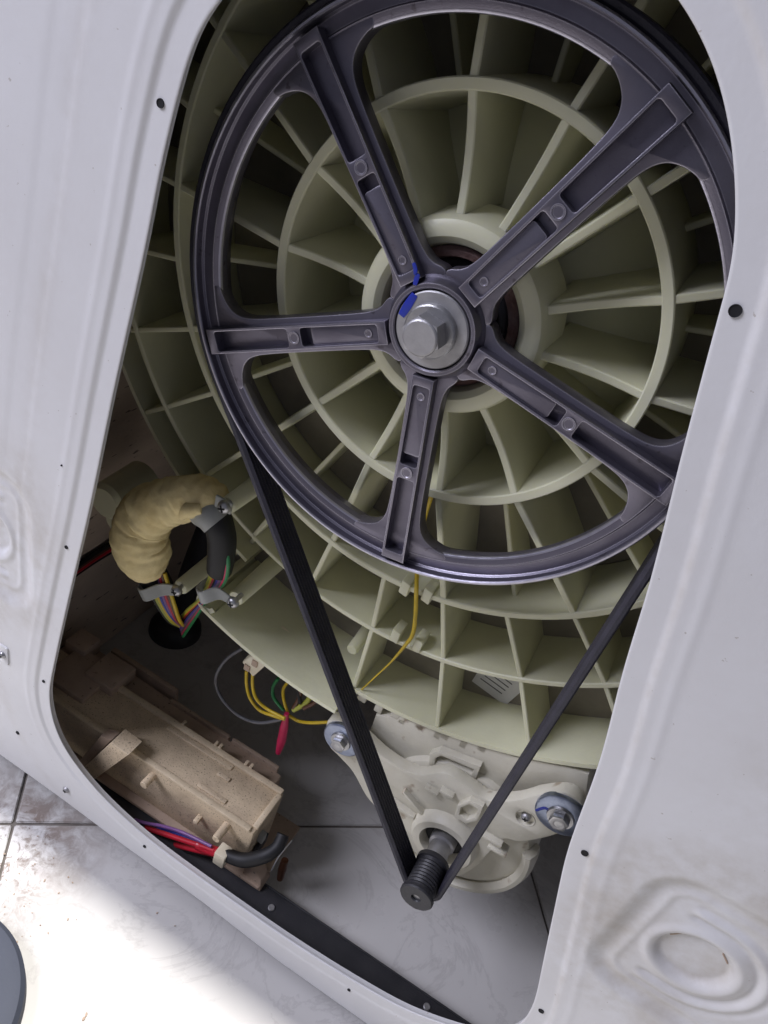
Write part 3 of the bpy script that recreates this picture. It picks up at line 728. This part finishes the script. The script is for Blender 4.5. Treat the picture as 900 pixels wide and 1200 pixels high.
# ------------------------------------------------------------------ control module
cm = empty('control_module', (-.12, .03, 0.0))
tag(cm, 'dusty beige plastic control module box on the floor of the cabinet', 'control box')
ZT = .080
xa, xb, ya, yb = -.262, -.0155, -.0010, .0430
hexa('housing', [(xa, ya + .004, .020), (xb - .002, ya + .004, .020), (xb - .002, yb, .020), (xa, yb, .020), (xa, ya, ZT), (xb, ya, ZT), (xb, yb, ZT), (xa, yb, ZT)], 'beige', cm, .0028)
def ledge(name, x0, x1, y0, y1, z0, z1, material='beige', bev=.0006): return box(name, (x0, y0, z0), (x1, y1, z1), material, cm, bev)
ledge('lid_rim', xa + .040, xb - .001, yb - .0050, yb + .0004, ZT - .001, ZT + .0030, 'beige_pale', .001)
ledge('lid_rim', xa + .010, xb - .004, ya - .0006, ya + .0042, ZT - .001, ZT + .0020, 'beige_pale', .001)
ledge('lid_rim', xb - .0045, xb + .0004, ya + .0045, yb - .0052, ZT - .001, ZT + .0024, 'beige_pale', .001)
ledge('lid_step', -.128, -.062, yb - .0100, yb - .0052, ZT - .001, ZT + .0012, 'beige', .0006)
# rear ledge, lower and browner
hexa('rear_ledge', [(-.262, .0432, .022), (-.030, .0432, .022), (-.030, .068, .022), (-.262, .074, .022), (-.262, .0432, .066), (-.030, .0432, .062), (-.030, .066, .062), (-.262, .072, .066)], 'beige_dark', cm, .0015)
hexa('rear_flange', [(-.225, .0735, .050), (-.150, .0725, .050), (-.150, .080, .050), (-.225, .082, .050), (-.225, .0735, .0715), (-.150, .0725, .0715), (-.150, .0775, .0715), (-.225, .079, .0715)], 'beige_dark', cm, .001)
for x0, x1 in ((-.150, -.085), (-.083, -.034)):
    ledge('ledge_rail', x0, x1 - .001, .0655, .0690, .055, .0672, 'beige_dark')
for px, py in ((221, 852), (258, 876), (262, 880), (293, 898), (299, 901)):
    q = at_z(px, py, .068); ledge('lid_clip', q.x - .0014, q.x + .0014, .0425, .0475, .060, .0835)
# raised left head with terminal guards
ledge('terminal_guard', -.240, -.196, .010, .052, ZT - .001, ZT + .006, 'beige_dark', .002)
ledge('terminal_guard', -.214, -.184, .030, .060, ZT - .004, ZT + .010, 'beige_dark', .0015)
ledge('terminal_guard', -.2500, -.2280, .044, .064, ZT - .004, ZT + .012, 'beige_dark', .0015)
# bosses on the front wall
for px, py in ((178, 910), (262, 972)):
    q = at_z(px, py, ZT - .010)
    b = lathe('front_boss', [(0, q.y - .010), (.0030, q.y - .010), (.0034, q.y - .009), (.0034, .004)], q.x, q.z, 'beige', cm, 20)
q = at_z(225, 965, .06); ledge('front_boss', q.x - .002, q.x + .002, -.006, .004, .052, .057)
# label bars on the lid
for (p0, p1, hh) in (((233, 918), (263, 943), .0014), ((256, 905), (270, 914), .0016)):
    a_, b_ = at_z(*p0, ZT), at_z(*p1, ZT)
    ledge('lid_bar', a_.x, b_.x, a_.y - .003, a_.y + .001, ZT - .001, ZT + hh)
# stay bracket in front
def quad_slab(name, px, z_or, th, material, parent):
    pts = [at_y(x, y_, z_or) for x, y_ in px]
    return plate(name, [(q.x, q.z) for q in pts], [], z_or, z_or + th, .0006, material, parent)
tri = [at_y(130, 870, -.012), at_y(150, 885, -.012), at_y(104, 918, -.012), at_y(92, 905, -.012)]
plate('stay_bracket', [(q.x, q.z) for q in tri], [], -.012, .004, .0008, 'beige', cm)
tri = [at_y(118, 862, -.006), at_y(130, 868, -.006), at_y(100, 898, -.006), at_y(90, 895, -.006)]
plate('stay_bracket', [(q.x, q.z) for q in tri], [], -.006, .004, .0008, 'beige_dark', cm)
ledge('base_plate', -.262, .002, -.004, .060, .0175, .0215, 'beige_dark', .001)
hexa('end_foot', [(-.016, -.002, .0176), (.004, -.004, .0176), (.004, .012, .0176), (-.016, .020, .0176), (-.016, .002, .034), (.001, .000, .026), (.001, .010, .026), (-.016, .018, .036)], 'beige_dark', cm, .001)
ledge('end_latch', xb - .001, xb + .004, .012, .018, .050, .060, 'clip', .0006)
ledge('end_latch', xb - .0005, xb + .0030, .008, .026, .034, .046, 'black_rubber', .001)

# mains wires along the front of the module, with their collar and black sleeve
mw = empty('mains_wires', (-.06, -.008, 0))
tag(mw, 'red and blue wires with a cream collar and black sleeve along the module front', 'wires')
def P(px, py, y): return at_y(px, py, y)
wpaths = [('w_red', [(84, 918), (112, 938), (150, 962), (180, 973), (210, 983), (252, 997)], .0022), ('w_red', [(88, 930), (130, 956), (170, 980), (205, 990), (250, 1001)], .0022), ('w_blue', [(86, 922), (135, 954), (168, 968), (200, 975), (225, 984), (250, 994)], .0016),
          ('w_violet', [(85, 918), (130, 948), (165, 963), (190, 968), (215, 976), (248, 992)], .0014), ('w_black', [(95, 940), (150, 975), (190, 993), (225, 998), (250, 1003)], .0016)]
for k, (mm_, pp, r) in enumerate(wpaths):
    tube('wire', [P(x, y_, -.012 + .002 * (k % 3)) for x, y_ in pp], r, mm_, mw, 8)
tube('red_sleeve', [P(232, 990, -.011), P(243, 995, -.011), P(256, 999, -.011)], .0040, 'w_red', mw, 14)
q = P(261, 1002, -.011)
bx_ = box('collar', (q.x - .0052, q.y - .0055, q.z - .0085), (q.x + .0048, q.y + .006, q.z + .0065), 'white_nylon', mw, .0012)
tube('black_sleeve', [P(262, 1000, -.010), P(285, 1008, -.008), P(310, 1003, -.002), P(325, 993, .006), P(332, 978, .014)], [.0052, .0056, .0056, .0052, .0050], 'w_black', mw, 14)
tube('red_plug', [P(328, 1030, .012), P(331, 1018, .014), P(334, 1008, .016)], [.0026, .0036, .0030], 'w_brown', mw, 12)
tube('wire', [P(318, 1020, .008), P(328, 1002, .012), P(342, 985, .016)], .0006, 'w_white', mw, 6)

# ------------------------------------------------------------------ wiring harness on the tub
hn = empty('wiring_harness', (-.15, .03, .25))
tag(hn, 'yellow foam wrapped wiring harness with coloured wires and grey clamps beside the tub', 'wiring harness')
FY = .030
tube('foam_sleeve', [P(172, 668, FY + .004), P(168, 650, FY), P(164, 628, FY - .002), P(170, 606, FY), P(188, 592, FY), P(208, 587, FY + .002), P(228, 582, FY + .004), P(246, 585, FY + .006), P(254, 592, FY + .008)],
     [.0125, .0188, .0200, .0192, .0172, .0158, .0152, .0140, .0095], 'foam', hn, 56, 14, lump=.035, wob=.0009)
tube('foam_wrinkle', [P(212, 606, FY - .006), P(222, 598, FY - .010), P(236, 596, FY - .008)], [.002, .0055, .003], 'foam', hn, 12, lump=.1)
tube('black_sleeve', [P(250, 592, FY + .004), P(256, 612, FY), P(260, 632, FY), P(259, 655, FY), P(257, 668, FY + .002)], [.0088, .0095, .0095, .0092, .0085], 'w_black', hn, 18)
tube('black_sleeve', [P(172, 660, FY + .006), P(180, 676, FY + .008), P(190, 690, FY + .010)], [.0105, .0110, .0095], 'w_black', hn, 18)
fan = ['olive', 'yellow', 'red', 'black', 'blue', 'violet', 'grey', 'pink', 'green', 'white', 'blue', 'red']
for k in range(9):
    o_ = (k - 4) * 2.3
    tube('wire', [P(258 + o_ * .8, 640, FY - .003), P(258 + o_, 665, FY - .004), P(252 + o_, 685, FY), P(238 + o_ * .5, 703, FY + .004), P(224 + o_ * .4, 720 + o_ * .6, FY + .012), P(212 + o_ * .3, 736 + o_, FY + .03)], .0014, 'w_' + fan[k], hn, 8)
for k in range(8):
    o_ = (k - 3.5) * 3.2
    tube('wire', [P(182 + o_, 672, FY + .004), P(188 + o_, 692, FY + .004), P(194 + o_ * .9, 708, FY + .006), P(204 + o_ * .6, 724 + abs(o_) * .3, FY + .012), P(214 + o_ * .3, 734, FY + .03)], .0015, 'w_' + ['black', 'olive', 'yellow', 'blue', 'violet', 'red', 'brown', 'yellow'][k], hn, 8)
def clamp(c0, c1, y, tx, w_=.0045):
    """flat nylon band bent round the bundle from c0 to c1, screwed at tx"""
    a_, b_ = P(*c0, y), P(*c1, y); mid = (a_ + b_) / 2 + Vector((0, -.013, 0))
    path = spline([a_ + Vector((0, .006, 0)), a_ + Vector((0, -.006, 0)), mid, b_ + Vector((0, -.006, 0)), P(*tx, y - .002)], 6)
    ax = (b_ - a_).cross(Vector((0, 1, 0))).normalized()
    bm = bmesh.new(); rows = []
    for i, q_ in enumerate(path):
        t = (path[min(i + 1, len(path) - 1)] - path[max(i - 1, 0)]).normalized(); nn = t.cross(ax).normalized()
        rows.append([bm.verts.new(q_ + ax * sx * w_ + nn * sn * .0008) for sx, sn in ((-1, -1), (1, -1), (1, 1), (-1, 1))])
    for i in range(len(rows) - 1):
        for j in range(4): bm.faces.new((rows[i][j], rows[i][(j + 1) % 4], rows[i + 1][(j + 1) % 4], rows[i + 1][j]))
    bm.faces.new(rows[0]); bm.faces.new(rows[-1])
    bmesh.ops.bevel(bm, geom=list(bm.edges), offset=.0004, segments=1, affect='EDGES')
    c = from_bm(bm, 'clamp', 'clip', hn, 40)
    s_ = P(*tx, y - .006)
    screw(c, s_.x, y - .006, s_.z, .0042, 'steel', 'clamp_screw')
cl = tube('clamp', [P(238, 598, FY + .002), P(247, 603, FY), P(255, 612, FY)], [.0108, .0110, .0106], 'clip', hn, 24)
a_ = P(263, 594, FY - .004); box('clamp_tab', (a_.x - .008, FY - .0035, a_.z - .0045), (a_.x + .0045, FY - .0015, a_.z + .0045), 'clip', cl, .0008)
screw(cl, a_.x, FY - .004, a_.z, .0046, 'steel', 'clamp_screw')
clamp((172, 688), (196, 686), FY + .006, (207, 692), .0048)
clamp((240, 688), (262, 690), FY + .002, (273, 706), .0048)

# dark red wires running along the left inner wall
rw = empty('side_wires', (-.262, .06, .137))
tag(rw, 'dark red and black wires running along the brown inner side wall', 'wires')
for k, (dz, mm_) in enumerate(((0, 'w_red'), (.004, 'w_brown'), (-.003, 'w_black'), (.007, 'w_black'))):
    tube('wire', [(-.272, -.02, .132 + dz), (-.2725, .06, .134 + dz * .8), (-.270, .12, .138 + dz), (-.25, .19, .150 + dz)], .0022, mm_, rw, 8)

# ------------------------------------------------------------------ plug with loose wires beneath the tub
pg = empty('wire_connector', (-.075, .07, .17))
tag(pg, 'cream plug connector with loose yellow and grey wires under the tub skirt', 'connector')
q = P(297, 772, .062)
hx8 = []
for dy in (0, 1):
    for (px, py) in ((283, 776), (301, 766), (314, 778), (296, 794)):
        b_ = P(px, py, .044); hx8.append((b_.x + dy * .003, b_.y + dy * .026, b_.z + dy * .012))
blk = hexa('plug_body', hx8, 'white_nylon', pg, .0012)
for (px, py) in ((289, 783), (298, 778)):
    b_ = P(px, py, .0432); plate('plug_socket', rrect(b_.x, b_.z, .0024, .0028, .0004), [], .0430, .0442, .0002, 'beige_dark', blk)
def wires(parent, lst, y):
    for mm_, pp, r in lst: tube('wire', [P(x, y_, y + .002 * (i % 2)) for i, (x, y_) in enumerate(pp)], r, mm_, parent, 8)
wires(pg, [('w_yellow', [(289, 786), (289, 802), (293, 818), (304, 832), (318, 838), (334, 843)], .0013), ('w_yellow', [(297, 782), (296, 802), (300, 818), (312, 830), (334, 842)], .0013),
           ('w_grey', [(284, 760), (266, 772), (254, 790), (254, 806), (264, 824), (282, 840), (304, 847), (330, 843)], .0013)], .046)
lw = empty('spliced_wires', (-.04, .07, .14))
tag(lw, 'green and yellow wires joined into a pink-red insulating sleeve under the tub', 'wires')
wires(lw, [('w_green', [(326, 795), (320, 805), (321, 818), (332, 832)], .0014), ('w_yellow', [(338, 798), (332, 808), (333, 822), (338, 836)], .0013), ('w_yellow', [(338, 838), (350, 845), (366, 847), (386, 846)], .0013),
           ('w_brown', [(345, 790), (352, 812), (344, 830)], .0018), ('w_olive', [(368, 806), (360, 822), (344, 832)], .0022), ('w_brown', [(372, 800), (372, 820), (356, 830)], .0018), ('w_black', [(330, 782), (346, 800), (352, 824)], .0016)], .062)
tube('splice_sleeve', [P(336, 836, .060), P(333, 852, .060), P(330, 868, .061), P(326, 882, .062)], [.0018, .0034, .0038, .0022], 'w_pink', lw, 14)

# earth wire over the tub rings
ew = tube('earth_wire', [P(506, 580, .050), P(497, 610, .052), P(490, 650, .050), P(488, 690, .0435), P(487, 720, .050), P(484, 742, .054), P(476, 755, .0545), P(458, 776, .058), P(440, 793, .060), P(424, 808, .062)],
          [.0013, .0013, .0013, .0014, .0014, .0014, .0012, .0007, .0006, .0006], 'w_yellow', None, 10)
tag(ew, 'thin yellow earth wire hooked over the tub rings below the pulley', 'wire')

# paper sticker on the tub back wall
stk = empty('sticker', at_y(582, 803, .1025))
tag(stk, 'small white paper sticker stuck crooked inside a tub cell', 'sticker')
lp = [at_y(x, z, .1022) for x, z in ((553, 798), (566, 778), (612, 790), (609, 812), (592, 827))]
plate('paper', [(q.x, q.z) for q in lp], [], .1020, .1032, .0001, 'white_paper', stk)
a_, b_ = at_y(562, 793, .102), at_y(592, 818, .102)
for k in range(4):
    o1, o2 = at_y(563 + k * 5, 795 - k * 3.2, .1018), at_y(588 + k * 4, 813 - k * 3.6, .1018)
    nx = (o2 - o1).normalized(); px_ = Vector((-nx.z, 0, nx.x)) * .00035
    plate('print_line', [(o1.x + px_.x, o1.z + px_.z), (o2.x + px_.x, o2.z + px_.z), (o2.x - px_.x, o2.z - px_.z), (o1.x - px_.x, o1.z - px_.z)], [], .1017, .1020, .00002, 'w_grey', stk)

# black rubber damper foot at the far left
df = empty('damper_foot', (-.235, .185, 0))
tag(df, 'black rubber damper foot on the floor behind the control module', 'damper')
lathe('pad', [(0, -.020), (.012, -.020), (.022, -.015), (.027, -.007), (.028, 0), (0, 0)], 0, 0, 'black_rubber', df, 40)
f = col.objects[-1]; f.matrix_parent_inverse = Matrix.Identity(4); f.rotation_euler = (-PI / 2, 0, 0); f.location = (0, 0, 0.0004)
f.rotation_euler = (PI / 2, 0, 0); f.scale = (1, -1, 1)
tube('strut', [(-.235, .185, .018), (-.232, .20, .09), (-.226, .22, .17)], [.013, .012, .012], 'black_rubber', df, 18)

# blue-grey lid lying on the floor
c = at_z(-62, 1190, .0)
lid = lathe('plastic_lid', [(0, -.0150), (.060, -.0150), (.066, -.0140), (.0690, -.0110), (.0695, 0), (.067, 0)], 0, 0, 'bluegrey', None, 90)
lid.rotation_euler = (PI / 2, 0, 0); lid.scale = (1, -1, 1)
tag(lid, 'smooth blue-grey round plastic lid lying on the bright floor tiles', 'lid')
c = at_z(20, 1180, .0145)
lid.location = (c.x - .066 * math.cos(math.radians(33)), c.y - .066 * math.sin(math.radians(33)), .0005)

# crumbs
bm = bmesh.new()
for (px, py, s) in [(98, 1194, .0011), (101, 1189, .0008), (80, 1028, .0007), (20, 1118, .0009), (184, 1070, .0006), (205, 1085, .0005), (14, 1112, .0010), (20, 1104, .0006)] + \
        [(random.uniform(0, 90), random.uniform(975, 1100), random.uniform(.0003, .0007)) for _ in range(26)]:
    q = at_z(px, py, 0)
    mtx = Matrix.Translation((q.x, q.y, s * .3)) @ Matrix.Rotation(random.uniform(0, 6), 4, 'Z') @ Matrix.Diagonal((s * random.uniform(1, 2.4), s, s * .7, 1))
    bmesh.ops.create_icosphere(bm, subdivisions=1, radius=1, matrix=mtx)
cr = from_bm(bm, 'floor_crumbs', 'beige_dark', None, 30); cr['kind'] = 'stuff'
tag(cr, 'dark crumbs and grit scattered on the floor tiles', 'grit')
